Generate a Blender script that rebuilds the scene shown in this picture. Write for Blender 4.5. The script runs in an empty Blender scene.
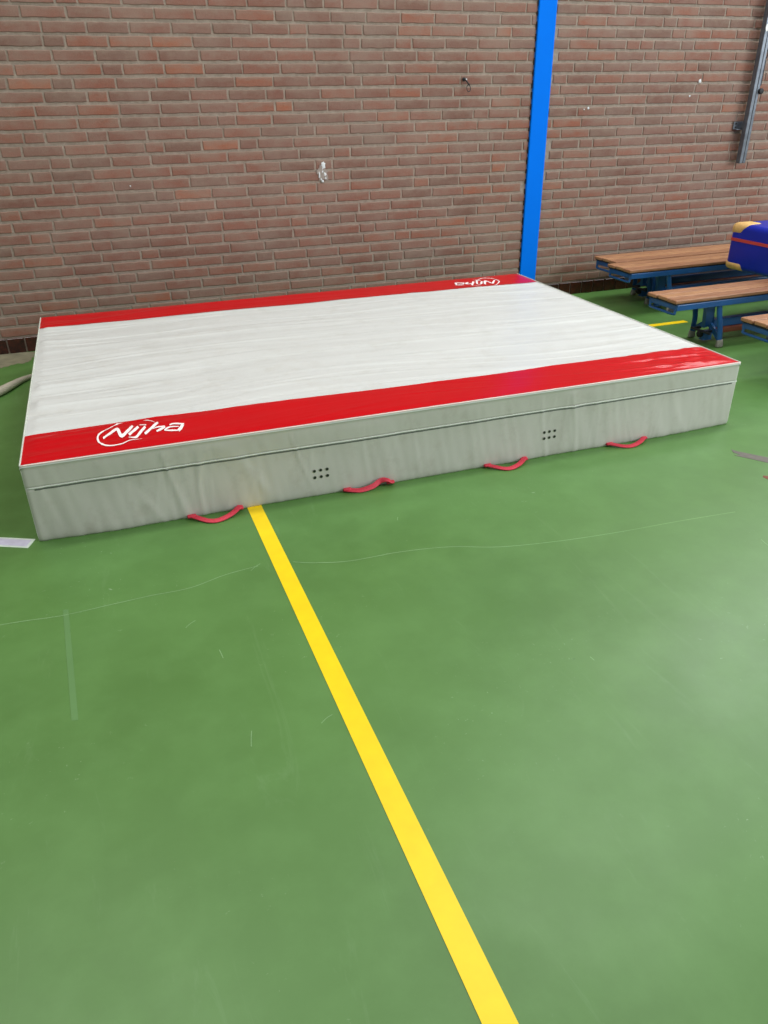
import bpy, bmesh, math, random
from math import sin, cos, pi, radians, hypot
from mathutils import Vector, Matrix, noise
random.seed(7)
scene = bpy.context.scene
COL = scene.collection

# ------------------------------------------------------------------ helpers
def link(name, mesh, mat=None, parent=None):
    o = bpy.data.objects.new(name, mesh)
    COL.objects.link(o)
    if mat is not None and mesh is not None:
        mats = mat if isinstance(mat, (list, tuple)) else [mat]
        for m in mats: mesh.materials.append(m)
    if parent is not None: o.parent = parent
    return o

def obj(name, bm, mat, parent=None, smooth=False, angle=None):
    bmesh.ops.recalc_face_normals(bm, faces=bm.faces)
    me = bpy.data.meshes.new(name)
    if smooth:
        for f in bm.faces: f.smooth = True
    if angle is not None:
        for e in bm.edges:
            if len(e.link_faces) == 2 and e.calc_face_angle(0) > angle: e.smooth = False
    bm.to_mesh(me); bm.free()
    return link(name, me, mat, parent)

def data_obj(name, verts, faces, mat, parent=None, smooth=False):
    me = bpy.data.meshes.new(name)
    me.from_pydata(verts, [], faces); me.update()
    if smooth: me.polygons.foreach_set('use_smooth', [True]*len(me.polygons))
    return link(name, me, mat, parent)

def thing(name, label, cat, loc=(0,0,0), rotz=0, group=None):
    o = bpy.data.objects.new(name, None); COL.objects.link(o)
    o.location = loc; o.rotation_euler = (0,0,rotz); o.empty_display_size = .1
    return tag(o, label, cat, group)

def tag(o, label, cat, group=None):
    o['label'] = label; o['category'] = cat
    if group: o['group'] = group
    return o

def box(bm, c, s, bev=0.0, seg=2, rot=None, taper=None):
    """box centred at c, size s; optional bevel, rotation matrix, taper=(sx,sy) scale of the top"""
    r = bmesh.ops.create_cube(bm, size=1.0)
    vs = r['verts']
    for v in vs:
        k = 1.0
        x, y, z = v.co.x*s[0], v.co.y*s[1], v.co.z*s[2]
        if taper and v.co.z > 0: x *= taper[0]; y *= taper[1]
        p = Vector((x, y, z))
        if rot is not None: p = rot @ p
        v.co = p + Vector(c)
    if bev > 0:
        es = list({e for v in vs for e in v.link_edges})
        bmesh.ops.bevel(bm, geom=es, offset=bev, segments=seg, profile=.5, affect='EDGES')

def beam(bm, a, b, w, h, bev=.002, up=(0,0,1)):
    """rectangular bar from a to b, w across, h along 'up'"""
    a, b = Vector(a), Vector(b); d = (b-a); L = d.length; d.normalize()
    u = Vector(up); s = d.cross(u); s.normalize(); u = s.cross(d)
    R = Matrix((d, s, u)).transposed()
    box(bm, (a+b)/2, (L, w, h), bev, 2, R)

def tube(bm, pts, rad, n=10, closed=False, flat=None):
    """round tube through pts; rad scalar or list; flat=(a,b) gives an elliptic/rect section scale"""
    pts = [Vector(p) for p in pts]; N = len(pts)
    rads = rad if isinstance(rad, (list, tuple)) else [rad]*N
    rings = []; prev = None
    for i, p in enumerate(pts):
        if closed: t = pts[(i+1) % N] - pts[i-1]
        else: t = pts[min(i+1, N-1)] - pts[max(i-1, 0)]
        t.normalize()
        if prev is None:
            a = Vector((0,0,1)) if abs(t.z) < .9 else Vector((0,1,0))
            u = t.cross(a).normalized()
        else:
            u = (prev - t*prev.dot(t)).normalized()
        prev = u; v = t.cross(u)
        fx, fy = flat if flat else (1, 1)
        rings.append([bm.verts.new(p + (u*cos(2*pi*k/n)*fx + v*sin(2*pi*k/n)*fy)*rads[i]) for k in range(n)])
    rng = range(N) if closed else range(N-1)
    for i in rng:
        A, B = rings[i], rings[(i+1) % N]
        for k in range(n):
            bm.faces.new((A[k], A[(k+1) % n], B[(k+1) % n], B[k]))
    if not closed:
        bm.faces.new(rings[0][::-1]); bm.faces.new(rings[-1])

def cyl(bm, c, r, h, axis='Z', n=24, bev=0, r2=None):
    R = {'Z': Matrix.Identity(4), 'X': Matrix.Rotation(pi/2, 4, 'Y'), 'Y': Matrix.Rotation(pi/2, 4, 'X')}[axis]
    q = bmesh.ops.create_cone(bm, cap_ends=True, segments=n, radius1=r, radius2=r if r2 is None else r2, depth=h,
                              matrix=Matrix.Translation(c) @ R)
    if bev:
        es = [e for e in {e for v in q['verts'] for e in v.link_edges} if any(len(f.verts) > 4 for f in e.link_faces)]
        bmesh.ops.bevel(bm, geom=es, offset=bev, segments=2, profile=.5, affect='EDGES')

def arc(P, n=6):
    """catmull-rom through P"""
    P = [Vector(p) for p in P]; out = []
    for i in range(len(P)-1):
        a, b, c, d = P[max(i-1,0)], P[i], P[i+1], P[min(i+2,len(P)-1)]
        for k in range(n):
            t = k/n
            out.append(.5*((2*b)+(c-a)*t+(2*a-5*b+4*c-d)*t*t+(-a+3*b-3*c+d)*t**3))
    out.append(P[-1]); return out

# ------------------------------------------------------------------ materials
def srgb(r, g, b):
    f = lambda c: ((c/255)/12.92 if c/255 <= .04045 else (((c/255)+.055)/1.055)**2.4)
    return (f(r), f(g), f(b), 1)

class NT:
    def __init__(s, name):
        s.m = bpy.data.materials.new(name); s.m.use_nodes = True
        s.t = s.m.node_tree; s.b = s.t.nodes['Principled BSDF']; s.out = s.t.nodes['Material Output']
        s.coord = None
    def n(s, typ, **kw):
        nd = s.t.nodes.new(typ)
        for k, v in kw.items():
            if k.startswith('i_'):
                key = k[2:]; key = int(key) if key.isdigit() else key.replace('_', ' ')
                nd.inputs[key].default_value = v
            else: setattr(nd, k, v)
        return nd
    def l(s, a, b): s.t.links.new(a, b)
    def obj(s):
        if not s.coord: s.coord = s.n('ShaderNodeTexCoord')
        return s.coord.outputs['Object']
    def map(s, scale=(1,1,1), rot=(0,0,0), loc=(0,0,0)):
        m = s.n('ShaderNodeMapping'); m.inputs['Scale'].default_value = scale
        m.inputs['Rotation'].default_value = rot; m.inputs['Location'].default_value = loc
        s.l(s.obj(), m.inputs['Vector']); return m.outputs[0]
    def noise(s, scale, detail=4, rough=.55, vec=None, dist=0):
        nd = s.n('ShaderNodeTexNoise'); nd.inputs['Scale'].default_value = scale
        nd.inputs['Detail'].default_value = detail; nd.inputs['Roughness'].default_value = rough
        nd.inputs['Distortion'].default_value = dist
        s.l(vec if vec is not None else s.obj(), nd.inputs['Vector']); return nd.outputs['Fac']
    def ramp(s, fac, stops, interp='LINEAR'):
        r = s.n('ShaderNodeValToRGB'); r.color_ramp.interpolation = interp
        els = r.color_ramp.elements
        while len(els) < len(stops): els.new(.5)
        for e, (p, c) in zip(els, stops):
            e.position = p; e.color = c if hasattr(c, '__len__') else (c, c, c, 1)
        s.l(fac, r.inputs[0]); return r.outputs[0]
    def mix(s, fac, a, b, mode='MIX'):
        m = s.n('ShaderNodeMix', data_type='RGBA', blend_type=mode)
        for inp, val in ((m.inputs[0], fac), (m.inputs[6], a), (m.inputs[7], b)):
            if hasattr(val, 'is_linked'): s.l(val, inp)
            else: inp.default_value = val
        return m.outputs[2]
    def math(s, op, a, b=0.0, clamp=False):
        m = s.n('ShaderNodeMath', operation=op); m.use_clamp = clamp
        for i, v in enumerate((a, b)):
            if hasattr(v, 'is_linked'): s.l(v, m.inputs[i])
            else: m.inputs[i].default_value = v
        return m.outputs[0]
    def color(s, c):
        if hasattr(c, 'is_linked'): s.l(c, s.b.inputs['Base Color'])
        else: s.b.inputs['Base Color'].default_value = c
    def rough(s, r):
        if hasattr(r, 'is_linked'): s.l(r, s.b.inputs['Roughness'])
        else: s.b.inputs['Roughness'].default_value = r
    def bump(s, h, strength=.3, dist=.01):
        b = s.n('ShaderNodeBump'); b.inputs['Strength'].default_value = strength; b.inputs['Distance'].default_value = dist
        s.l(h, b.inputs['Height']); s.l(b.outputs[0], s.b.inputs['Normal'])

def simple(name, c, rough=.5, var=.12, scale=8, metal=0, bump=0, bscale=60, spec=None):
    t = NT(name); n1 = t.noise(scale, 5)
    dark = tuple(v*(1-var) for v in c[:3])+(1,); lite = tuple(min(1, v*(1+var)) for v in c[:3])+(1,)
    t.color(t.ramp(n1, [(.3, dark), (.7, lite)])); t.rough(rough)
    t.b.inputs['Metallic'].default_value = metal
    if spec is not None: t.b.inputs['Specular IOR Level'].default_value = spec
    if bump: t.bump(t.noise(bscale, 3), bump, .002)
    return t.m

# palette and lighting values
FLOOR_A = srgb(78, 119, 55); FLOOR_B = srgb(91, 135, 68); FLOOR_C = srgb(106, 152, 84)
BR = [srgb(116,84,72), srgb(128,88,76), srgb(136,90,76), srgb(142,92,76), srgb(150,94,74), srgb(162,96,68)]
BR_GREY = srgb(138,114,100); BR_SMEAR = srgb(152,136,124); BR_BLOOM = srgb(142,124,110)
MORTAR_A = srgb(138,124,112); MORTAR_B = srgb(172,157,143)
WHITE = srgb(214,217,213); SIDE = srgb(190,190,180); RED = srgb(198,0,16)
YELLOW = srgb(250,213,0); COLBLUE = srgb(0,116,236)
WORLD_C = (.95,.98,1,1); WORLD_S = .34; EXPO = 0.0
def LIGHTS():
    area('hall_lamp', (-1.2, -1.4, 5.6), (-1.2, -1.4, 0), 2.4, .7, 95, (1, .98, .93))
    area('hall_lamp', (3.0, -1.4, 5.6), (3.0, -1.4, 0), 2.4, .7, 85)
    area('hall_lamp', (-1.0, -6.0, 5.6), (-.5, -5.0, 0), 2.4, .9, 50, (1, .97, .90))
    area('hall_lamp', (3.5, -6.0, 5.6), (3.5, -4.5, 0), 2.4, .9, 125)
    area('high_window', (5.6, -.25, 4.1), (4.4, -4.0, 0), 4.6, 1.5, 215, (.93, .98, 1))
    area('side_fill', (8.0, -6.0, 2.8), (3.6, -1.0, .9), 4.0, 2.0, 330, (.90, .96, 1))  # unseen fill light, added to lighten the mat front and right wall

LOGO = [[[0.2705,0.1352,0.2684,0.1512],[0.2764,0.1423,0.2743,0.1593],[0.2853,0.1533,0.2822,0.1713],[0.2943,0.1644,0.2911,0.1834],[0.3032,0.1765,0.3,0.1965],[0.3131,0.1896,0.3089,0.2105],[0.319,0.1956,0.3168,0.2196],[0.32,0.1956,0.3228,0.2206],[0.318,0.1966,0.3269,0.2087],[0.3181,0.1886,0.329,0.1987],[0.3202,0.1756,0.3301,0.1837],[0.3213,0.1576,0.3322,0.1667],[0.3234,0.1416,0.3333,0.1567],[0.3275,0.1307,0.3333,0.1557],[0.3326,0.1257,0.3333,0.1557],[0.3375,0.1288,0.3343,0.1557],[0.3435,0.1368,0.3393,0.1608],[0.3494,0.1478,0.3442,0.1718],[0.3563,0.1609,0.3511,0.1839],[0.3642,0.177,0.359,0.1989],[0.372,0.195,0.3669,0.216],[0.3779,0.2081,0.3738,0.228]],
[[0.3595,0.1309,0.3554,0.1499],[0.3635,0.137,0.3593,0.1569],[0.3694,0.147,0.3652,0.168],[0.3763,0.1571,0.3722,0.178],[0.3832,0.1681,0.3791,0.1891],[0.3901,0.1802,0.387,0.2011],[0.3961,0.1892,0.3919,0.2092]],
[[0.3547,0.1139,0.3556,0.1229],[0.3597,0.1109,0.3606,0.1209],[0.3657,0.106,0.3666,0.118],[0.3718,0.102,0.3726,0.116],[0.3758,0.1001,0.3766,0.1171],[0.3798,0.1001,0.3786,0.1201],[0.3847,0.1041,0.3806,0.1241],[0.3897,0.1132,0.3845,0.1321],[0.3946,0.1262,0.3894,0.1442],[0.4005,0.1392,0.3953,0.1582],[0.4073,0.1543,0.4022,0.1743],[0.4152,0.1714,0.4101,0.1903],[0.4201,0.1834,0.416,0.2024]],
[[0.3999,0.2112,0.3998,0.2202],[0.4069,0.2093,0.4068,0.2183],[0.4159,0.2054,0.4159,0.2144],[0.422,0.2034,0.4229,0.2124]],
[[0.4136,0.1174,0.4095,0.1373],[0.4196,0.1264,0.4154,0.1474],[0.4274,0.1405,0.4233,0.1614],[0.4363,0.1565,0.4332,0.1765],[0.4472,0.1746,0.443,0.1946],[0.459,0.1937,0.4549,0.2137],[0.4669,0.2078,0.4638,0.2267]],
[[0.4423,0.1616,0.4422,0.1696],[0.4483,0.1646,0.4482,0.1726],[0.4552,0.1677,0.4552,0.1777],[0.4632,0.1687,0.4631,0.1807],[0.4702,0.1668,0.4711,0.1798],[0.4783,0.1639,0.4801,0.1789],[0.4843,0.1609,0.4852,0.1769]],
[[0.4841,0.1819,0.4873,0.1609],[0.4812,0.1759,0.4843,0.1559],[0.4762,0.1688,0.4794,0.1479],[0.4713,0.1618,0.4734,0.1418],[0.4653,0.1558,0.4665,0.1358],[0.4574,0.1487,0.4585,0.1317],[0.4524,0.1447,0.4535,0.1287]],
[[0.5032,0.1741,0.5031,0.1851],[0.5072,0.1761,0.5071,0.1871],[0.5122,0.1781,0.5131,0.1901],[0.5202,0.1782,0.5211,0.1912],[0.5312,0.1743,0.5321,0.1873],[0.5432,0.1674,0.5451,0.1814],[0.5533,0.1625,0.5552,0.1775]],
[[0.5462,0.1744,0.5523,0.1554],[0.5432,0.1664,0.5494,0.1474],[0.5383,0.1553,0.5455,0.1364],[0.5354,0.1463,0.5416,0.1254],[0.5315,0.1393,0.5366,0.1163],[0.5285,0.1333,0.5327,0.1103],[0.5255,0.1282,0.5297,0.1053]],
[[0.5276,0.1242,0.5267,0.1142],[0.5206,0.1272,0.5197,0.1152],[0.5105,0.1311,0.5086,0.1181],[0.5005,0.134,0.4996,0.121],[0.4925,0.137,0.4916,0.125],[0.4855,0.1389,0.4845,0.1289],[0.4805,0.1399,0.4795,0.1309]],
[[0.4825,0.1319,0.4804,0.1419],[0.4855,0.1359,0.4834,0.1479],[0.4894,0.1409,0.4883,0.1549],[0.4944,0.146,0.4933,0.161],[0.4984,0.149,0.4973,0.164],[0.5024,0.1521,0.5022,0.1661],[0.5074,0.1531,0.5082,0.1661],[0.5164,0.1532,0.5173,0.1632],[0.5254,0.1502,0.5263,0.1592],[0.5324,0.1483,0.5333,0.1563]],
[[0.3979,0.0882,0.3979,0.0862],[0.3939,0.0882,0.3939,0.0862],[0.3879,0.0891,0.3879,0.0871],[0.3818,0.0911,0.3819,0.0871],[0.3758,0.0911,0.3759,0.0871],[0.3708,0.092,0.3709,0.087],[0.3658,0.094,0.3659,0.088],[0.3608,0.0939,0.3609,0.0869],[0.3558,0.0929,0.3559,0.0859],[0.3499,0.0888,0.3509,0.0819],[0.3439,0.0838,0.345,0.0758],[0.3379,0.0778,0.339,0.0698],[0.332,0.0737,0.333,0.0647],[0.325,0.0717,0.3261,0.0617],[0.318,0.0696,0.3181,0.0596],[0.311,0.0685,0.3111,0.0585],[0.304,0.0685,0.3041,0.0585],[0.298,0.0694,0.2981,0.0584],[0.293,0.0704,0.2921,0.0594],[0.288,0.0724,0.2871,0.0614],[0.283,0.0753,0.2821,0.0633],[0.2779,0.0803,0.277,0.0673],[0.2729,0.0852,0.271,0.0732],[0.2688,0.0912,0.2669,0.0792],[0.2648,0.0972,0.2619,0.0852],[0.2617,0.1042,0.2588,0.0921],[0.2597,0.1101,0.2558,0.1001],[0.2576,0.1171,0.2527,0.1081],[0.2566,0.1241,0.2506,0.1161],[0.2555,0.1301,0.2496,0.1251],[0.2545,0.1371,0.2485,0.1341],[0.2544,0.1441,0.2474,0.144],[0.2544,0.1501,0.2483,0.1531],[0.2543,0.1571,0.2483,0.163],[0.2553,0.1631,0.2502,0.1711],[0.2562,0.1691,0.2521,0.1801],[0.2582,0.1751,0.2541,0.1871],[0.2601,0.1811,0.258,0.1931],[0.2641,0.1862,0.262,0.1982],[0.268,0.1912,0.266,0.2022],[0.272,0.1972,0.2709,0.2082],[0.2769,0.2043,0.2759,0.2143],[0.2829,0.2123,0.2818,0.2203],[0.2898,0.2204,0.2878,0.2284],[0.2958,0.2274,0.2947,0.2354],[0.3017,0.2355,0.3006,0.2425],[0.3086,0.2435,0.3076,0.2515],[0.3156,0.2516,0.3145,0.2586],[0.3215,0.2576,0.3215,0.2656],[0.3285,0.2617,0.3284,0.2697],[0.3355,0.2637,0.3354,0.2717],[0.3425,0.2658,0.3424,0.2728],[0.3505,0.2669,0.3494,0.2749],[0.3574,0.2689,0.3574,0.2759],[0.3654,0.27,0.3654,0.278],[0.3744,0.271,0.3744,0.278],[0.3824,0.2711,0.3834,0.2781],[0.3924,0.2702,0.3934,0.2772],[0.4034,0.2683,0.4034,0.2753],[0.4135,0.2654,0.4134,0.2724],[0.4215,0.2624,0.4224,0.2694],[0.4275,0.2585,0.4285,0.2655],[0.4325,0.2555,0.4335,0.2615],[0.4366,0.2505,0.4375,0.2565],[0.4406,0.2456,0.4416,0.2516],[0.4447,0.2396,0.4456,0.2446],[0.4487,0.2326,0.4497,0.2366],[0.4518,0.2257,0.4528,0.2287],[0.4538,0.2217,0.4548,0.2237]]]

# floor: green sports linoleum, faint mottling, scuffs
t = NT('green_sports_floor')
big = t.noise(1.1, 5, .6); med = t.noise(6, 6, .62)
c1 = t.ramp(big, [(.3, FLOOR_A), (.72, FLOOR_B)])
c2 = t.mix(t.ramp(med, [(.42, 0), (.75, .35)]), c1, FLOOR_C)
streak = t.noise(9, 7, .75, t.map((1, .16, 1), (0, 0, .5)), 1.4)
c3 = t.mix(t.ramp(streak, [(.60, 0), (.78, .10)]), c2, srgb(178, 208, 166))
spk = t.noise(55, 3, .8, t.map((1, 1, 1)), .5); zone = t.noise(2.3, 3)
sf = t.math('MULTIPLY', t.ramp(spk, [(.66, 0), (.72, 1)]), t.ramp(zone, [(.5, 0), (.68, .45)]))
c4 = t.mix(sf, c3, srgb(190, 215, 180))
dsp = t.noise(23, 2, .5, t.map((1, 1, 1), (0,0,0), (3.3, 1.7, 0)))
c5 = t.mix(t.ramp(dsp, [(.79, 0), (.81, .6)]), c4, srgb(45, 70, 45))
t.color(c5)
t.rough(t.ramp(t.noise(2.6, 6, .65), [(.3, .36), (.7, .46)]))
t.b.inputs['Specular IOR Level'].default_value = .5
t.bump(t.noise(1.7, 3), .12, .02)
M_floor = t.m

# brick: one tone per brick from a face attribute, plus grain
t = NT('brick')
at = t.n('ShaderNodeAttribute', attribute_name='brick_tone')
sep = t.n('ShaderNodeSeparateColor'); t.l(at.outputs['Color'], sep.inputs[0])
base = t.ramp(sep.outputs[0], [(0, BR[0]), (.25, BR[1]), (.5, BR[2]), (.78, BR[3]), (.95, BR[4]), (1, BR[5])])
gr = t.noise(15, 7, .75, t.map((.5, 1, 1.3)))
base = t.mix(t.ramp(gr, [(.36, 0), (.68, .55)]), base, BR_GREY)
fine = t.noise(160, 4, .7)
base = t.mix(t.ramp(fine, [(.35, .25), (.6, 0)]), base, srgb(70, 50, 45))
smear = t.noise(3.2, 4, .6)
base = t.mix(t.ramp(smear, [(.40, 0), (.72, .5)]), base, BR_SMEAR)
# mortar bloom smeared over the upper arris of every brick, ragged lower limit
sz = t.n('ShaderNodeSeparateXYZ'); t.l(t.obj(), sz.inputs[0])
fr = t.math('FRACT', t.math('DIVIDE', t.math('SUBTRACT', sz.outputs[2], .0916+.008), .065))
blo = t.math('ADD', fr, t.math('MULTIPLY', t.math('SUBTRACT', t.noise(11, 6, .75, t.map((.8, 1, 1.6))), .5), 1.5))
base = t.mix(t.ramp(blo, [(.38, 0), (.95, .85)]), base, BR_BLOOM)
t.color(base); t.rough(.82)
t.b.inputs['Specular IOR Level'].default_value = .3
t.bump(t.math('ADD', t.noise(70, 6, .7), t.noise(12, 3)), .5, .004)
M_brick = t.m
t = NT('mortar')
t.color(t.ramp(t.noise(30, 6, .7), [(.3, MORTAR_A), (.7, MORTAR_B)])); t.rough(.95); t.bump(t.noise(120, 5, .7), .6, .004)
M_mortar = t.m
t = NT('plinth_tile')
at = t.n('ShaderNodeAttribute', attribute_name='brick_tone')
tc = t.ramp(t.noise(40, 6, .75), [(.35, srgb(26, 16, 15)), (.6, srgb(76, 34, 24)), (.8, srgb(110, 52, 34))])
t.color(tc); t.rough(.3)
M_tile = t.m

def vinyl(name, c, rough, var=.05, dirt=None, weave=.06, lines=None):
    t = NT(name); n1 = t.noise(3.5, 5, .6)
    dark = tuple(v*(1-var) for v in c[:3])+(1,)
    col = t.ramp(n1, [(.3, dark), (.7, c)])
    if dirt: col = t.mix(t.ramp(t.noise(9, 7, .7), [(.52, 0), (.85, .5)]), col, dirt)
    t.color(col); t.rough(rough); t.bump(t.noise(420, 2), weave, .001)
    return t.m
M_white = vinyl('white_vinyl', WHITE, .42, .05, srgb(186, 184, 172))
M_side = vinyl('grey_vinyl', SIDE, .45, .08, srgb(150, 142, 128))
M_red = vinyl('red_vinyl', RED, .28, .06); M_red.node_tree.nodes['Principled BSDF'].inputs['Specular IOR Level'].default_value = .22
M_pipe = simple('pale_piping', srgb(236, 214, 206), .5, .04)
M_hem = simple('grey_hem', srgb(206, 212, 200), .5, .04)
M_zip = simple('zip_dark', srgb(96, 100, 94), .5, .2, 90)
M_hole = simple('eyelet_dark', srgb(28, 34, 26), .5, .1)
M_hring = simple('eyelet_rim', srgb(150, 156, 140), .4, .1)
M_logo = simple('white_print', srgb(250, 246, 244), .4, .02)
M_strap = simple('red_webbing', srgb(208, 52, 72), .6, .12, 120, bump=.4, bscale=300)
M_yellow = simple('yellow_line_paint', YELLOW, .42, .05, 14)
M_blue = simple('blue_column_paint', COLBLUE, .65, .03, 4, spec=.05)
M_frame = simple('blue_frame_paint', srgb(28, 82, 140), .35, .15, 9)
M_dark = simple('black_rubber_and_shade', srgb(22, 23, 26), .6, .2)  # also colours the painted shade strip under the bench planks
M_foot = simple('grey_rubber', srgb(150, 146, 138), .7, .2, 40)
M_steel = simple('galvanised_steel', srgb(105, 110, 118), .38, .25, 20, metal=.6)
M_dsteel = simple('dark_steel', srgb(52, 55, 60), .4, .2, 20, metal=.5)
M_pad = simple('blue_pad_vinyl', srgb(2, 34, 165), .38, .12, 5, bump=.2, bscale=40)
M_tan = simple('tan_leather', srgb(214, 172, 104), .6, .2, 30, bump=.3)
M_rstripe = simple('red_stripe_tape', srgb(196, 66, 60), .5, .1)
M_sticker = simple('white_sticker', srgb(235, 235, 232), .5, .03)
M_hose = simple('pale_hose', srgb(190, 184, 166), .7, .12, 12)
M_lilac = simple('silver_tape', srgb(205, 203, 222), .35, .1, 30)
M_lilac_e = simple('silver_tape_edge', srgb(214, 228, 214), .5, .1, 30)
M_residue = simple('tape_residue', srgb(108, 104, 96), .8, .2, 30)
M_rust = simple('red_brown_mark', srgb(128, 72, 58), .8, .2, 30)
M_scr = simple('pale_scratch', srgb(132, 170, 116), .6, .15, 6)
M_band = simple('faint_scuff', srgb(94, 136, 78), .5, .05, 6)
M_worn = simple('worn_floor', srgb(128, 124, 100), .8, .25, 14)
M_chip = simple('white_plaster_chip', srgb(220, 224, 226), .8, .1, 60)
M_chipd = simple('grey_plaster_smear', srgb(150, 140, 132), .9, .1, 60)

# wood slats
t = NT('bench_wood')
g = t.noise(14, 6, .65, t.map((.7, 9, 9)), .8)
wc = t.ramp(g, [(.3, srgb(104, 66, 46)), (.5, srgb(166, 118, 82)), (.72, srgb(206, 160, 118))])
at = t.n('ShaderNodeAttribute', attribute_name='plank_tone')
wc = t.mix(.45, wc, t.ramp(at.outputs['Fac'], [(0, srgb(126, 78, 54)), (.5, srgb(160, 112, 78)), (1, srgb(182, 134, 92))]))
t.color(wc); t.rough(.5); t.bump(g, .15, .002)
M_wood = t.m
M_beamwood = simple('beam_wood', srgb(120, 62, 44), .5, .2, 20)

# ------------------------------------------------------------------ room
HB = .0916                     # top of the tile plinth
WX0, WX1, WTOP = -3.5, 8.5, 5.2

bm = bmesh.new(); box(bm, (2.0, -4.0, -.03), (14, 14.0, .06))
floor = obj('floor', bm, M_floor); floor['kind'] = 'structure'

# brick wall: mortar slab behind, every brick a slightly irregular chamfered face
def brick_wall():
    C, BH, J = .065, .0490, .0115
    V, F, T = [], [], []
    def brick(x0, x1, z0, z1, tone, proud):
        j = lambda a=.0012: random.uniform(-a, a)
        # outline with midpoints for slightly ragged arrises
        nx = max(2, int((x1-x0)/.026))
        pts = [(x0+(x1-x0)*i/nx, z0) for i in range(nx)] + [(x1, z0), (x1, (z0+z1)/2)] + \
              [(x1-(x1-x0)*i/nx, z1) for i in range(nx)] + [(x0, z1), (x0, (z0+z1)/2)]
        pts = [(x+j(.0018), z+j(.0017)) for x, z in pts]
        cx, cz = (x0+x1)/2, (z0+z1)/2; n = len(pts); b = len(V)
        for ring in range(3):
            for x, z in pts:
                if ring == 0: V.append((x, .002, z))
                elif ring == 1: V.append((x, -.0022-proud, z))
                else:
                    dx = .003 if x < cx else -.003; dz = .003 if z < cz else -.003
                    if abs(x-cx) < (x1-x0)*.35: dx = 0
                    if abs(z-cz) < .008: dz = 0
                    V.append((x+dx, -.0045-proud, z+dz))
        for r in range(2):
            for i in range(n):
                F.append((b+r*n+i, b+r*n+(i+1) % n, b+(r+1)*n+(i+1) % n, b+(r+1)*n+i)); T.append(tone)
        F.append(tuple(b+2*n+i for i in range(n))); T.append(tone)
    row = 0; z = HB + .008
    while z < WTOP:
        x = WX0 - random.uniform(0, .22)
        run = 0
        wob = random.uniform(0, 6)
        while x < WX1:
            L = .098 if (random.random() < .13 or run >= 7) else random.uniform(.205, .214)
            run = 0 if L < .15 else run+1
            xa, xb = x, x+L
            if xb > 2.889 and xa < 3.020:      # column stands in a slot of the brickwork
                if xa < 2.889-.03: xb = 2.886
                elif xb > 3.020+.03: xa = 3.023
                else: xa = xb = 0
            if xb > xa:
                dz = .0012*sin(xa*2.1+wob)
                brick(xa, xb, z+dz, z+BH+dz, (random.random(), random.random()), random.uniform(0, .0025))
            x += L + J*random.uniform(.8, 1.2)
        row += 1; z = HB + .008 + row*C
    me = bpy.data.meshes.new('brick_courses'); me.from_pydata(V, [], F)
    at = me.attributes.new('brick_tone', 'FLOAT_COLOR', 'FACE')
    buf = []
    for a, b in T: buf += [a, b, 0, 1]
    at.data.foreach_set('color', buf)
    me.update(); return me
bm = bmesh.new(); box(bm, ((WX0+WX1)/2, .10, WTOP/2+.0), (WX1-WX0, .2, WTOP))
wall = obj('wall_back', bm, M_mortar); wall['kind'] = 'structure'
bricks = link('brick_courses', brick_wall(), M_brick, wall)

bm = bmesh.new()
x = WX0
while x < WX1:
    box(bm, (x+.05, -.006, HB/2-.001), (.0915, .014, HB-.004), .0025, 1); x += .1005
base = obj('baseboard_back', bm, M_tile); base['kind'] = 'structure'

# court lines, scuffs and scratches painted/worn into the floor
def strip(name, pts, w, mat, z, parent=floor, label=None):
    V, F = [], []; P = arc([(p[0], p[1], 0) for p in pts], 6)
    for i, p in enumerate(P):
        a = P[max(i-1, 0)]; b = P[min(i+1, len(P)-1)]; d = (b-a).normalized(); n = Vector((-d.y, d.x, 0))
        k = w/2*(1 + .35*noise.noise(Vector((i*.7, w*99, 0))))
        V += [tuple(p+n*k+Vector((0,0,z))), tuple(p-n*k+Vector((0,0,z)))]
    for i in range(len(P)-1): F.append((2*i, 2*i+1, 2*i+3, 2*i+2))
    o = data_obj(name, V, F, mat, parent)
    if label: o['label'] = label
    return o
def quad(name, pts, mat, z, parent=None, label=None):
    o = data_obj(name, [(x, y, z) for x, y in pts], [tuple(range(len(pts)))], mat, parent)
    if label: o['label'] = label
    return o
def slab(bm, pts, z0, z1):
    a = [bm.verts.new((x, y, z0)) for x, y in pts]; b = [bm.verts.new((x, y, z1)) for x, y in pts]
    bm.faces.new(a); bm.faces.new(b[::-1])
    for i in range(len(pts)): bm.faces.new((a[i], a[(i+1) % len(a)], b[(i+1) % len(a)], b[i]))

bm = bmesh.new(); slab(bm, [(.404, -10.5), (.472, -10.5), (.417, -1.0), (.366, -.95)], -.001, .0012)
o = obj('court_line', bm, M_yellow, floor); o['label'] = 'yellow court line running from under the mat towards the viewer'
bm = bmesh.new(); slab(bm, [(.417, -1.0), (3.62, -1.0), (3.62, -.952), (.366, -.95)], -.001, .0012)
o = obj('court_line', bm, M_yellow, floor); o['label'] = 'yellow court line passing under the benches'
strip('scratch', [(-.9,-2.93),(-.452,-2.947),(-.286,-2.964),(-.143,-2.959),(-.024,-2.954),(.099,-2.955),(.215,-2.921),(.326,-2.907)], .0024, M_scr, .0006)
strip('scratch', [(.44,-2.925),(.506,-2.957),(.618,-2.988),(.792,-2.996),(.963,-3.027),(1.121,-3.089),(1.331,-3.129),(1.559,-3.152),(1.804,-3.165),(2.034,-3.183)], .0026, M_scr, .0006)
quad('scuff', [(-.278,-2.934),(-.262,-2.937),(-.241,-3.443),(-.257,-3.44)], M_band, .0005, floor)
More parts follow.
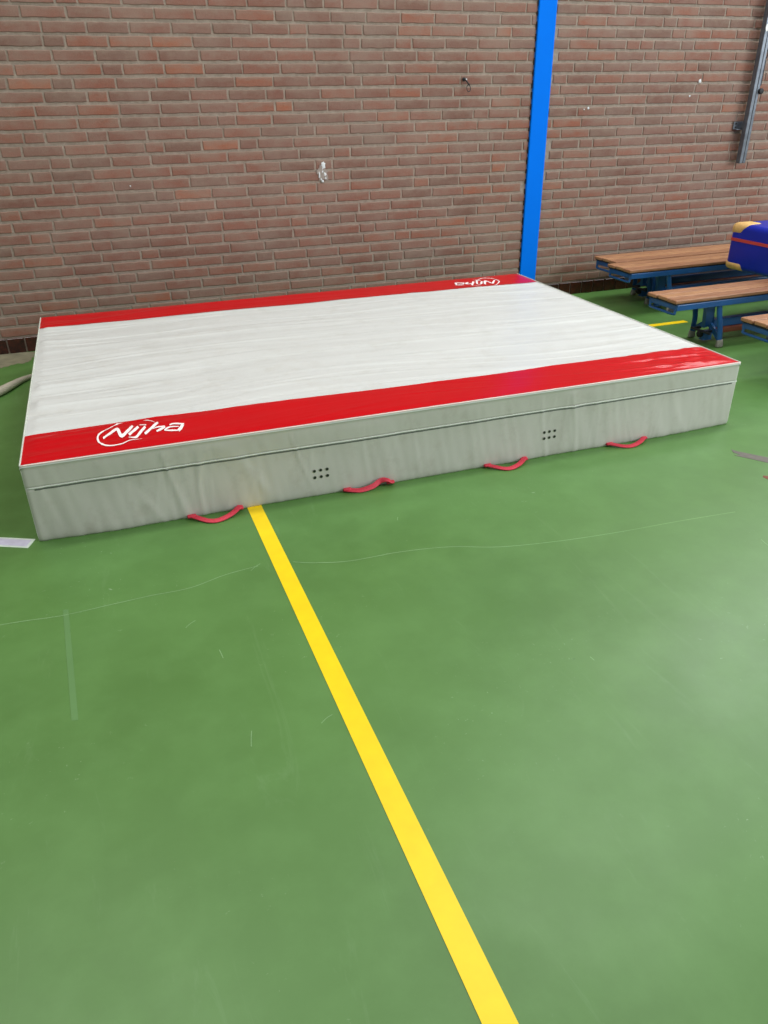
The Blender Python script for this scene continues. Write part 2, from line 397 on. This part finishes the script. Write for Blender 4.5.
for i in range(8):
    x = random.choice([random.uniform(.05,.35), random.uniform(-.4,2.2), random.uniform(.8,1.9)]); y = random.uniform(-3.9,-2.75)
    if .34 < x < .47: continue
    a = random.uniform(.2, 2.6); L = random.uniform(.015, .06)
    strip('scratch', [(x,y), (x+cos(a)*L*.5, y+sin(a)*L*.5+.003), (x+cos(a)*L, y+sin(a)*L)], .0018, M_scr, .0007)
P = [(-.9,.0),(-.669,.0),(-.449,-.016),(-.44,-.10),(-.463,-.236),(-.49,-.26),(-.52,-.24),(-.571,-.253),(-.61,-.30),(-.649,-.28),(-.9,-.33)]
Q = []
for i in range(len(P)):
    a, b = P[i], P[(i+1) % len(P)]
    for k in range(4):
        f = k/4; w = 0 if i in (0, len(P)-1) else .012
        Q.append((a[0]*(1-f)+b[0]*f+random.uniform(-w, w), a[1]*(1-f)+b[1]*f+(random.uniform(-w, w) if i > 1 else 0)))
quad('worn_patch', Q, M_worn, .0008, floor, 'bare beige worn patch along the wall')

# chips of white plaster on the bricks
def blob(name, cx, cz, rx, rz, mat, n=14, label=None):
    dy = 0 if mat is M_chipd else .0012
    V = [(cx, -.0118-dy, cz)]
    for k in range(n):
        a = 2*pi*k/n; r = random.uniform(.45, 1.1)
        V.append((cx+cos(a)*rx*r, -.0098-dy, cz+sin(a)*rz*r))
    V += [(v[0], -.004, v[2]) for v in V[1:]]
    F = [(0, 1+k, 1+(k+1) % n) for k in range(n)] + [(1+k, 1+n+k, 1+n+(k+1) % n, 1+(k+1) % n) for k in range(n)]
    o = data_obj(name, V, F, mat, wall)
    if label: o['label'] = label
blob('plaster_chip', 1.437, .918, .038, .055, M_chipd, 22, 'grey plaster smear behind the white chips')
for cx, cz, rx, rz in [(1.443,.965,.014,.03),(1.452,.915,.012,.014),(1.415,.91,.007,.022),(1.436,.93,.006,.01),(1.434,.875,.008,.008),(1.455,.893,.006,.008),(1.425,.885,.005,.01)]:
    blob('plaster_chip', cx, cz, rx, rz, M_chip, label='white plaster chips above the mat')
for cx, cz, rx, rz in [(4.227,1.404,.013,.018),(4.16,1.31,.007,.011),(3.33,1.25,.010,.010),(.27,.9,.006,.006),(3.30,1.243,.006,.006)]:
    blob('plaster_chip', cx, cz, rx*.85, rz*.85, M_chip)

# ------------------------------------------------------------------ blue steel column in the wall
col = thing('steel_column', 'bright blue painted steel column rising up the brick wall behind the mat', 'column', (2.9545, 0, 0))
bm = bmesh.new(); box(bm, (0, -.008, WTOP/2), (.127, .026, WTOP-.002), .002, 1)
obj('flange', bm, M_blue, col)
bm = bmesh.new()
z = .16
while z < WTOP-.1:      # dark ragged gap left of the flange
    box(bm, (-.0675, -.0045, z), (.006, .012, random.uniform(.02, .05)), .001, 1); z += .065
obj('joint_gap', bm, M_dark, col)

# ------------------------------------------------------------------ wall post (sports rail) on the right
post = thing('wall_post', 'grey steel sports post fixed upright to the brick wall, ending above the benches', 'post', (4.68, 0, 0))
bm = bmesh.new()
z0, z1 = .862, 3.4
box(bm, (-.018, -.068, (z0+z1)/2), (.028, .036, z1-z0), .003)
box(bm, (.020, -.062, (z0+z1)/2), (.024, .030, z1-z0), .003)
box(bm, (.002, -.048, (z0+z1)/2), (.062, .012, z1-z0), .002)
obj('channel', bm, M_steel, post)
bm = bmesh.new(); box(bm, (.0025, -.072, (z0+z1)/2+.004), (.008, .010, z1-z0-.01), .001); obj('slot', bm, M_dark, post)
for zz in (1.115, 2.6):
    bm = bmesh.new()
    box(bm, (-.01, -.0145, zz), (.16, .006, .05), .002); box(bm, (0, -.029, zz), (.05, .026, .04), .002)
    box(bm, (-.055, -.03, zz-.026), (.05, .03, .006), .001)
    b = obj('bracket', bm, M_steel, post)
    for sx in (-.07, .056):
        for sz in (-.012, .012):
            bm = bmesh.new(); cyl(bm, (sx, -.02, zz+sz), .006, .008, 'Y', 8, .001); obj('bolt', bm, M_dark, b)
bm = bmesh.new(); cyl(bm, (.040, -.078, 1.335), .019, .030, 'Y', 20, .005); cyl(bm, (.038, -.06, 1.335), .008, .03, 'Y', 12)
obj('knob', bm, M_dark, post, True, .6)
bm = bmesh.new(); box(bm, (.036, -.066, 1.45), (.010, .022, .16), .003); tube(bm, arc([(.036,-.066,1.53),(.05,-.07,1.56),(.04,-.066,1.60)]), .004, 8)
obj('latch', bm, M_dsteel, post)
bm = bmesh.new(); cyl(bm, (-.018, -.0872, 1.722), .013, .002, 'Y', 20)
bmesh.ops.scale(bm, vec=(1, 1, 1.7), verts=bm.verts, space=Matrix.Translation((0, 0, -1.722)))
o = obj('sticker', bm, M_sticker, post); o['label'] = 'white oval sticker'

# ------------------------------------------------------------------ little hook on the wall
hk = thing('wall_hook', 'small dark metal hook with a hanging ring on the bricks left of the blue column', 'hook', (2.392, 0, 1.415))
bm = bmesh.new(); cyl(bm, (0, -.010, .012), .011, .012, 'Y', 14, .002)
tube(bm, arc([(0,-.012,.012),(.002,-.03,.008),(.012,-.038,-.006),(.024,-.036,-.018),(.030,-.028,-.016)]), .0042, 8)
obj('hook_shank', bm, M_dark, hk, True)
bm = bmesh.new(); tube(bm, [(.023+.013*cos(a), -.033+.004*sin(a), -.038+.019*sin(a)) for a in [2*pi*k/20 for k in range(20)]], .0026, 6, True)
obj('ring', bm, M_dark, hk, True)
bm = bmesh.new(); cyl(bm, (.016, -.0105, .012), .005, .003, 'Y', 10); o = obj('plug', bm, M_chip, hk); o['label'] = 'pale wall plug'

# ------------------------------------------------------------------ landing mat
ML, MW, MH = 2.966, 2.06, .2915
mat_root = thing('landing_mat', 'large thick white gym landing mat with red end bands lying on the green floor', 'mat', (-.3575, -2.4801, 0), -.00788)
def cl(a, lo, hi): return max(lo, min(hi, a))
def sst(a, b, x):
    f = cl((x-a)/(b-a), 0, 1); return f*f*(3-2*f)
def ridge(x): return 1-abs(2*x)**.8 if abs(x) < .5 else 0
def top_h(u, v):
    """height of the cover over the mat plane"""
    e = min(u, ML-u, v, MW-v)
    edge = sst(0, .05, e)
    q = u*.55 + .25*v
    warp = .10*noise.noise(Vector((u*.9, v*.7, 3.1)))
    s = v - .10*sin(u*1.1+.4) + warp
    n1 = noise.noise(Vector((q*1.3, s*9.0, 0)))
    n2 = noise.noise(Vector((q*2.0+5, s*21.0, 1.7)))
    n3 = noise.noise(Vector((u*1.5+9, v*2.1, 4.2)))
    left = .45 + .75*math.exp(-u/.55) + .30*math.exp(-(ML-u)/.5)
    red = 1.0
    if v < .27: red = .45 + .55*sst(.16, .30, v) + 1.1*sst(ML-.7, ML-.2, u)*sst(0, .06, v)
    if v > 1.80: red = .5
    c1 = noise.noise(Vector((q*1.1+3, s*13.0+noise.noise(Vector((q*2, s*4, 8)))*.9, 5.5)))
    c2 = noise.noise(Vector((q*1.8-4, s*24.0, 9.1)))
    crease = max(0, .16-abs(c1))/.16*.0042 + max(0, .14-abs(c2))/.14*.0018
    fold = (n1*.0075 + n2*.0030 + crease)*left*red
    fold += .0060*n3
    if u > 2.2 and v < .30:      # crumpled vinyl at the near right corner
        k = sst(2.25, 2.65, u)*(1-sst(.24, .30, v))
        fold += k*(.0060*noise.noise(Vector((u*9, v*16, 2.2))) + .0032*noise.noise(Vector((u*24+v*9, v*30, 8.8))))
    return edge*(fold + .003)
def front_d(u, z):
    """how far the front face bulges outward (towards the viewer)"""
    n1 = noise.noise(Vector((u*11.0+noise.noise(Vector((u, z*5, 2)))*.8, z*1.2, 7.7)))
    n2 = noise.noise(Vector((u*3.0, z*5.0, 1.1)))
    n3 = noise.noise(Vector((u*34+z*6, z*2.5, 6.1)))
    cr = max(0, noise.noise(Vector((u*7.5+z*1.5, z*.8, 12.3)))-.12)
    bot = .014*(1-sst(0, .20, z))*sst(0, .25, u)*sst(0, .35, ML-u)
    zone = .35 + .65*sst(-.1, .3, noise.noise(Vector((u*2.3+4, z*3, .3))))
    l1 = noise.noise(Vector((u*7.0+z*1.8, z*1.3, 21.0))); l2 = noise.noise(Vector((u*15.0-z*2.5, z*2.0, 31.0)))
    lines = max(0, .07-abs(l1))/.07*.0034 + max(0, .08-abs(l2))/.08*.0016
    return .0016*n1 + .0045*n2 + .0016*n3 + .004*cr + lines*zone + bot

def shell(name, mat, us, prof, endz, parent):
    """loft: prof(u)-> list of points from front bottom, over the top to the back bottom"""
    rows = [prof(u) for u in us]; n = len(rows[0]); V = [p for r in rows for p in r]; F = []
    for i in range(len(us)-1):
        for k in range(n-1): F.append((i*n+k, (i+1)*n+k, (i+1)*n+k+1, i*n+k+1))
    F.append(tuple(k for k in range(n))); F.append(tuple((len(us)-1)*n+k for k in range(n))[::-1])
    for i in range(len(us)-1): F.append((i*n, i*n+n-1, (i+1)*n+n-1, (i+1)*n))
    o = data_obj(name, V, F, mat, parent, True)
    return o
NU = 420
us = [0, .003, .008, .016] + [.016+(ML-.032)*i/NU for i in range(1, NU)] + [ML-.016, ML-.008, ML-.003, ML]
def endr(u, r=.012):      # rounding of the two short ends
    e = min(u, ML-u)
    return 0 if e >= r else r - math.sqrt(max(0, r*r-(r-e)**2))
SEAM = .210
# lower wall panels (grey vinyl)
def prof_low(u):
    k = endr(u); P = []
    zs = [.0, .006, .015] + [.015+(SEAM-.015)*i/12 for i in range(1, 13)]
    for z in zs:
        inn = .008*(1-sst(0, .012, z))
        d = front_d(u, z)*sst(0, .03, min(u, ML-u))
        P.append((u, .001+k+inn*.6-d, z))
    for z in reversed(zs):
        inn = .008*(1-sst(0, .012, z)); P.append((u, MW-.001-k-inn*.6, z))
    return P
low = shell('side_panel', M_side, us, prof_low, 0, mat_root)
# upper cover: one continuous sheet, in three pieces by colour: flap + white + red bands
RB0, RB1 = .268, 1.79
def red_front(u): return RB0 + .004*sin(u*3) - .018*(u/ML)
def red_back(u): return RB1 + .02*(1-u/ML) + .003*sin(u*2.3)
def top_pt(u, v, lift=0):
    h = top_h(u, v); r = .008; k = endr(u, .008)
    dz = 0
    for e in (v, MW-v):
        if e < r: dz = max(dz, r-math.sqrt(max(0, r*r-(r-e)**2)))
    return (u, v, MH + h - dz*.8 - k + lift)
def flap(u, front=True):
    P = []
    for i in range(8):
        z = SEAM-.004 + (MH-.0075-SEAM+.004)*i/7
        d = front_d(u, z)*.7*sst(0, .03, min(u, ML-u))*sst(0, .03, MH-.0075-z)
        w = .0
        P.append((u, endr(u)-(d if front else 0)-w+.001, z))
    return P
vs = [0, .002, .005, .010, .016, .024]+[.024+(MW-.048)*i/250 for i in range(1, 250)]+[MW-.024, MW-.016, MW-.010, MW-.005, MW-.002, MW]
def prof_top(u):
    F = flap(u)
    P = F + [top_pt(u, v) for v in vs]
    for p in reversed(flap(u, False)): P.append((u, MW-p[1], p[2]))
    return P
cover = shell('cover', [M_white, M_side], us, prof_top, 0, mat_root)
n = 16+len(vs)
for p in cover.data.polygons:
    c = p.center
    if (c.z < MH-.0095) : p.material_index = 1
# short end faces: grey
cover.data.polygons[-1].use_smooth = False
# red bands: thin welded sheets following the cover
def band(name, v0, v1, label, u0=.004, u1=ML-.004, lift=.0016):
    V, F = [], []; m = 40; N = 320
    for i in range(N+1):
        u = u0+(u1-u0)*i/N; a, b = v0(u), v1(u)
        for k in range(m+1):
            v = a+(b-a)*k/m; x, y, z = top_pt(u, v); V.append((x, y, z+lift))
    for i in range(N):
        for k in range(m):
            q = i*(m+1)+k; F.append((q, q+m+1, q+m+2, q+1))
    o = data_obj(name, V, F, M_red, mat_root, True); o['label'] = label
    return o
band('red_band', lambda u: .010, red_front, 'glossy red band along the near edge of the mat')
band('red_band', red_back, lambda u: MW-.006, 'red band along the far edge by the wall')
# light piping along the top edge, hem of the flap, zip under it
def run_tube(name, f, r, mat, label=None, nn=8, N=240):
    bm = bmesh.new(); tube(bm, [f(i/N) for i in range(N+1)], r, nn); o = obj(name, bm, mat, mat_root, True)
    if label: o['label'] = label
    return o
def edge_f(t):
    u = .004+(ML-.008)*t; x, y, z = top_pt(u, .004); return (u, y-.001, z+.0012)
run_tube('piping', edge_f, .0032, M_pipe, 'pale pink piping between red band and side')
run_tube('piping', lambda t: (lambda p: (.003, p[1], p[2]+.002))(top_pt(.004, .004+(MW-.008)*t)), .003, M_hem)
run_tube('piping', lambda t: (lambda p: (ML-.003, p[1], p[2]+.002))(top_pt(ML-.004, .004+(MW-.008)*t)), .003, M_hem)
run_tube('piping', lambda t: (lambda u: (u, -front_d(u, SEAM-.004)*.8+.0005, SEAM-.003))(.006+(ML-.012)*t), .0028, M_hem, 'pale hem line above the zip')
for uu in (.0035, ML-.0035):
    run_tube('piping', lambda t, uu=uu: (uu, .0085, .012+(MH-.032)*t), .003, M_hem, None, 8, 20)
V, F = [], []; N = 500
for i in range(N+1):
    u = .03+(ML-.06)*i/N
    for z in (SEAM-.007, SEAM-.012):
        d = front_d(u, z)*sst(0, .03, min(u, ML-u)); V.append((u, .001-d-.0012, z))
for i in range(N): F.append((2*i, 2*i+2, 2*i+3, 2*i+1))
z_ = data_obj('zip', V, F, M_zip, mat_root, True); z_['label'] = 'dark zip along the side seam'
# ventilation eyelets: two clusters of six
for cu, cz in ((1.022, .093), (2.013, .098)):
    for i in range(3):
        for j in range(2):
            u = cu+(i-1)*.025; z = cz+(j-.5)*.026+(i-1)*.0005
            y = .001-front_d(u, z)
            bm = bmesh.new(); cyl(bm, (u, y-.0005, z), .0052, .005, 'Y', 14, .0008)
            e = obj('vent_eyelet', bm, M_hole, mat_root)
            bm = bmesh.new(); tube(bm, [(u+.0062*cos(a), y-.0008, z+.0062*sin(a)) for a in [2*pi*k/16 for k in range(16)]], .0010, 6, True)
            obj('rim', bm, M_hring, e, True)
# carrying handles of red webbing along the bottom edge
def webbing(name, pts, w, th, parent, label=None, ups=None):
    P = arc(pts, 7); bm = bmesh.new(); rings = []
    U = arc(ups, 7) if ups else [Vector((0,0,1))]*len(P)
    for i, p in enumerate(P):
        t_ = (P[min(i+1, len(P)-1)]-P[max(i-1, 0)]).normalized(); u = (U[i]-t_*U[i].dot(t_)).normalized(); s = t_.cross(u)
        rings.append([bm.verts.new(p+s*(w/2*a)+u*(th/2*b)) for a, b in ((-1,-.6),(-.8,-1),(.8,-1),(1,-.6),(1,.6),(.8,1),(-.8,1),(-1,.6))])
    for a, b in zip(rings, rings[1:]):
        for k in range(8): bm.faces.new((a[k], a[(k+1) % 8], b[(k+1) % 8], b[k]))
    bm.faces.new(rings[0][::-1]); bm.faces.new(rings[-1])
    o = obj(name, bm, M_strap, parent, True, .9)
    if label: o['label'] = label
    return o
def handle(u0, u1, sag, kink=0):
    w = u1-u0; B = .013 if u1 < 2.4 else .008
    if not kink:
        pts = [(u0, .004, .012), (u0+.015, -.012, .012), (u0+.06, -sag*.85, .007), (u0+w*.5, -sag, .006), (u1-.05, -sag*.72, .010), (u1-.012, -.012, .016), (u1-.004, .004, .018)]
        ups = [(0,-.5,1)]+[(0,-.25,1)]*5+[(0,-.5,1)]
    else:
        pts = [(u0, .004, .008), (u0+.02, -.014, .010), (u0+.06, -.026, .008), (u0+.11, -.022, .014), (u0+.145, -.010, .026), (u0+.17, -.020, .030), (u1-.01, -.018, .018), (u1, .004, .012)]
        ups = [(0,-.5,1), (0,-.4,1), (0,-.5,1), (0,-.8,.8), (0,-1,.4), (0,-.3,1), (0,-.5,1), (0,-.5,1)]
    pts = [(a, b-B, c) for a, b, c in pts]
    h = webbing('handle', pts, .020, .005, mat_root, 'red webbing carrying handle' if not kink else 'red webbing handle with a twisted end', ups)
    for uu, sgn in ((u0, 1), (u1, -1)):
        bm = bmesh.new(); box(bm, (uu+.010*sgn, -.008-B, .012), (.032, .016, .010), .003); obj('stitched_end', bm, M_strap, h, True)
handle(.515, .708, .062); handle(1.110, 1.308, .03, 1); handle(1.714, 1.902, .056); handle(2.303, 2.498, .050)
# printed logo, near band and (turned round) far band
def logo(turn, label):
    V, F = [], []
    for s in LOGO:
        b = len(V)
        # resample across width so the print follows the cover
        L = s if True else s
        for a in L:
            for k in range(3):
                f = k/2; u = a[0]*(1-f)+a[2]*f; v = a[1]*(1-f)+a[3]*f
                if v > red_front(u)-.004: v = red_front(u)-.004
                u += .003; v -= .014
                if turn: u, v = ML-u+.030, MW-v-.016
                x, y, z = top_pt(u, v); V.append((x, y, z+.0032))
        for i in range(len(L)-1):
            for k in range(2):
                q = b+i*3+k; F.append((q, q+3, q+4, q+1))
    o = data_obj('logo', V, F, M_logo, mat_root); o['label'] = label
logo(False, 'white brand lettering in an oval swoosh on the near red band')
logo(True, 'white brand lettering upside down on the far red band')

# ------------------------------------------------------------------ benches
BH_ = .31; BL = 3.0
def plank_mesh():
    bm = bmesh.new(); lay = None
    W = .256; n = 3; w = W/n
    for i in range(n):
        y = -W/2+w*(i+.5); x0 = (.0, .006, -.004)[i]
        box(bm, (x0+BL/2, y, BH_-.0095), (BL, w-.009, .019), .004, 2)
    lay = bm.faces.layers.float.new('plank_tone')
    for f in bm.faces:
        c = f.calc_center_median(); f[lay] = (.15, .95, .45)[0 if c.y < -W/6 else (1 if c.y < W/6 else 2)]
    return bm
def make_bench():
    r = thing('gym_bench', '', 'bench')
    obj('seat', plank_mesh(), M_wood, r, False)
    bm = bmesh.new()
    for s in (-1, 1):
        box(bm, (BL/2, s*.109, BH_-.043), (BL-.03, .030, .034), .003)
    for x in (.03, .42, 1.0, 2.0, BL-.42, BL-.03): box(bm, (x, 0, BH_-.043), (.03, .20, .028), .003)
    obj('frame', bm, M_frame, r)
    bm = bmesh.new()
    for s in (-1, 1): box(bm, (BL/2, s*.103, BH_-.0225), (BL-.006, .032, .0072), .001, 1)
    for x in (.02, BL-.02): box(bm, (x, 0, BH_-.0225), (.024, .17, .0072), .001, 1)
    obj('shade_strip', bm, M_dark, r)  # shade between planks and rails, built as a dark strip
    for s, x in ((1, .02), (-1, BL-.02)):
        bm = bmesh.new()
        tube(bm, arc([(x, -.109, BH_-.03), (x-s*.004, -.109, BH_-.068), (x-s*.006, -.098, BH_-.080), (x-s*.006, 0, BH_-.081), (x-s*.006, .098, BH_-.080), (x-s*.004, .109, BH_-.068), (x, .109, BH_-.03)], 5), .0075, 10)
        obj('hooking_bar', bm, M_frame, r, True)
        bm = bmesh.new(); box(bm, (x+s*.012, -.06, BH_-.06), (.010, .05, .035), .003, 2); obj('hook_plate', bm, M_steel, r)
    for s, x in ((1, .375), (-1, BL-.375)):
        # centre bracket down to the low beam
        bm = bmesh.new()
        beam(bm, (x-s*.015, 0, BH_-.055), (x, 0, .10), .020, .062, .004, (1,0,0))
        beam(bm, (x, -.02, .045), (x, .02, .045), .06, .05, .004)
        obj('centre_bracket', bm, M_frame, r)
        for q in (-1, 1):
            bm = bmesh.new()
            pts = [(x-s*.035, q*.100, BH_-.055), (x-s*.022, q*.102, BH_-.12), (x-s*.006, q*.108, .12), (x, q*.116, .045)]
            P = arc(pts, 5)
            tube(bm, P, .0185, 14, flat=(1, .55))
            beam(bm, (x, q*.02, .115), (x+s*.0, q*.112, .050), .014, .028, .002)
            lg = obj('leg', bm, M_frame, r, True, .7)
            bm = bmesh.new(); box(bm, (x+s*.002, q*.119, .024), (.046, .030, .048), .010, 3, taper=(.9, .75))
            obj('rubber_foot', bm, M_foot, lg, True)
        bm = bmesh.new(); tube(bm, [(x-s*.045, -.08, .075), (x-s*.045, .08, .075)], .008, 10)
        for q in (-1, 1): box(bm, (x-s*.024, q*.05, .08), (.05, .010, .016), .003)
        ax = obj('axle', bm, M_dsteel, r)
        bm = bmesh.new(); cyl(bm, (x-s*.045, 0, .058), .022, .022, 'Y', 20, .004); obj('caster_wheel', bm, M_dark, ax, True, .7)
    bm = bmesh.new(); box(bm, (BL/2, 0, .116), (BL-.80, .045, .050), .004); obj('beam_rail', bm, M_frame, r)
    bm = bmesh.new(); box(bm, (BL/2, 0, .0725), (BL-.84, .075, .036), .008, 3); o = obj('balance_beam', bm, M_beamwood, r); o['label'] = 'reddish brown wooden low beam'
    return r
def copy_tree(o, parent=None):
    c = o.copy(); COL.objects.link(c)
    if parent is not None: c.parent = parent
    for ch in list(o.children): copy_tree(ch, c)
    return c
G = 'wooden gym benches with blue steel frames'
proto = make_bench()
spots = [((3.385, -.333), .008, 'wooden gym bench with blue frame closest to the brick wall'),
         ((3.305, -.608), .008, 'wooden gym bench with blue frame, second from the wall, behind the blue pad\'s near corner'),
         ((3.030, -1.410), .010, 'wooden gym bench with blue frame and grey feet standing over the yellow line'),
         ((3.118, -2.066), .010, 'wooden gym bench with blue frame closest to the viewer, cut off by the right edge')]
spots[1] = (spots[1][0], spots[1][1], 'wooden gym bench with blue frame, second from the wall, pushed against the hindmost bench')
for i, ((x, y), a, lab) in enumerate(spots):
    b = proto if i == 0 else copy_tree(proto)
    b.location = (x, y, 0); b.rotation_euler = (0, 0, a); b['label'] = lab; b['category'] = 'bench'; b['group'] = G

# ------------------------------------------------------------------ blue padded block with tan corners
pad = thing('padded_block', 'bright blue padded gym block with tan corner patches and red stripe lying across two benches', 'pad', (3.915, -.905, .3105), .035)
PX, PY, PZ = .95, 1.42, .285
bm = bmesh.new(); box(bm, (PX/2, -PY/2, PZ/2), (PX, PY, PZ), .035, 5)
obj('cushion', bm, M_pad, pad, True, .9)
bm = bmesh.new()
P = []
def rrect(x0, x1, y0, y1, r, n=6):
    out = []
    for cx, cy, a0 in ((x1-r, y1-r, 0), (x0+r, y1-r, 90), (x0+r, y0+r, 180), (x1-r, y0+r, 270)):
        for k in range(n+1):
            a = radians(a0+90*k/n); out.append((cx+r*cos(a), cy+r*sin(a)))
    return out
o1 = rrect(-.003, PX+.003, -PY-.003, .003, .037)
a = [bm.verts.new((x, y, .178)) for x, y in o1]; b = [bm.verts.new((x, y, .197)) for x, y in o1]
o2 = rrect(.004, PX-.004, -PY+.004, -.004, .033)
c = [bm.verts.new((x, y, .178)) for x, y in o2]; d = [bm.verts.new((x, y, .197)) for x, y in o2]
n = len(a)
for i in range(n):
    j = (i+1) % n
    bm.faces.new((a[i], a[j], b[j], b[i])); bm.faces.new((b[i], b[j], d[j], d[i])); bm.faces.new((c[i], c[j], a[j], a[i])); bm.faces.new((d[i], d[j], c[j], c[i]))
o = obj('stripe', bm, M_rstripe, pad); o['label'] = 'red stripe around the pad'
def corner(cx, sx, cy, sy, top):
    bm = bmesh.new(); e = .0035
    if top:
        w0, w1, h = .15, .098, .075
        # wedge in y-z, extruded in x, outer edges rounded like the cushion
        box(bm, (0, 0, 0), (1, 1, 1), 0)
        for v in bm.verts:
            X = 1 if v.co.x > 0 else 0; Y = 1 if v.co.y > 0 else 0; Z = 1 if v.co.z > 0 else 0
            w = w0 if Z else w1
            v.co = Vector((cx+sx*(-e if not X else w), cy+sy*(-e if not Y else w), PZ+e if Z else PZ-h))
    else:
        w0, w1, h = .150, .165, .062
        box(bm, (0, 0, 0), (1, 1, 1), 0)
        for v in bm.verts:
            X = 1 if v.co.x > 0 else 0; Y = 1 if v.co.y > 0 else 0; Z = 1 if v.co.z > 0 else 0
            w = w0 if Z else w1
            v.co = Vector((cx+sx*(-e if not X else w), cy+sy*(-e if not Y else w), h if Z else -.0))
    bm.normal_update()
    bmesh.ops.bevel(bm, geom=list(bm.edges), offset=.034, segments=5, profile=.5, affect='EDGES', clamp_overlap=True)
    o = obj('corner_patch', bm, M_tan, pad, True, .9); o['label'] = 'tan leather corner patch'
for cx, sx in ((0, 1), (PX, -1)):
    for cy, sy in ((0, -1), (-PY, 1)):
        corner(cx, sx, cy, sy, True); corner(cx, sx, cy, sy, False)

# ------------------------------------------------------------------ things lying on the floor
bm = bmesh.new()
tube(bm, arc([(-.95,-1.25,.024),(-.75,-.98,.024),(-.60,-.82,.024),(-.535,-.71,.021),(-.492,-.625,.016),(-.45,-.565,.011),(-.40,-.52,.009)], 6),
     [.024]*12+[.024-.0006*k for k in range(25)], 12, flat=(1, .95))
tag(obj('hose', bm, M_hose, None, True), 'pale grey hose lying on the floor left of the mat', 'hose')
tp = thing('floor_tape', 'silver-white strip of tape stuck to the floor at the mat\'s near left corner', 'tape', (-.398, -2.432, 0))
bm = bmesh.new(); slab(bm, [(-.45,.224),(.029,-.019),(.006,-.074),(-.45,.156)], 0, .0012); obj('tape_backing', bm, M_lilac_e, tp)
bm = bmesh.new(); slab(bm, [(-.45,.214),(.016,-.022),(.001,-.061),(-.45,.167)], .0012, .0017); obj('tape_face', bm, M_lilac, tp)
bm = bmesh.new()
slab(bm, [(2.417,-2.736),(2.43,-2.765),(2.497,-2.855),(2.60,-2.985),(2.56,-3.02),(2.46,-2.899),(2.425,-2.845),(2.385,-2.79),(2.41,-2.795),(2.402,-2.765)], 0, .0009)
tag(obj('tape_remnant', bm, M_residue), 'worn grey strip of old tape on the floor right of the mat', 'tape')
bm = bmesh.new()
slab(bm, [(2.342,-2.995),(2.352,-2.985),(2.42,-3.03),(2.50,-3.09),(2.49,-3.12),(2.40,-3.07),(2.345,-3.025)], 0, .0009)
tag(obj('tape_remnant', bm, M_rust), 'small reddish brown scrap of tape at the right edge of the floor', 'tape')

# ------------------------------------------------------------------ camera (fitted to the photograph)
cam_d = bpy.data.cameras.new('camera'); cam = bpy.data.objects.new('camera', cam_d); COL.objects.link(cam)
yaw, pitch, roll, fpx = .345856, .502523, -.0140774, 763.23
fw = Vector((sin(yaw)*cos(pitch), cos(yaw)*cos(pitch), -sin(pitch)))
r0 = Vector((cos(yaw), -sin(yaw), 0)); u0 = r0.cross(fw)
rr = r0*cos(roll)+u0*sin(roll); uu = rr.cross(fw)
Mx = Matrix((rr, uu, -fw)).transposed().to_4x4(); Mx.translation = Vector((0, -5.04094, 1.36016))
cam.matrix_world = Mx
cam_d.sensor_fit = 'HORIZONTAL'; cam_d.sensor_width = 36; cam_d.lens = fpx/768*36; cam_d.clip_start = .05
scene.camera = cam

# ------------------------------------------------------------------ light
def area(name, loc, target, sx, sy, power, col=(1,1,1)):
    l = bpy.data.lights.new(name, 'AREA'); l.shape = 'RECTANGLE'; l.size = sx; l.size_y = sy; l.energy = power; l.color = col
    o = bpy.data.objects.new(name, l); COL.objects.link(o); o.location = loc
    d = Vector(target)-Vector(loc); o.rotation_euler = d.to_track_quat('-Z', 'Y').to_euler(); return o
LIGHTS()
w = bpy.data.worlds.new('hall'); scene.world = w; w.use_nodes = True
bgn = w.node_tree.nodes['Background']; bgn.inputs[0].default_value = WORLD_C; bgn.inputs[1].default_value = WORLD_S
vs_ = scene.view_settings; vs_.view_transform = 'Standard'; vs_.look = 'None'; vs_.gamma = 1; vs_.exposure = EXPO
vs_.use_curve_mapping = False
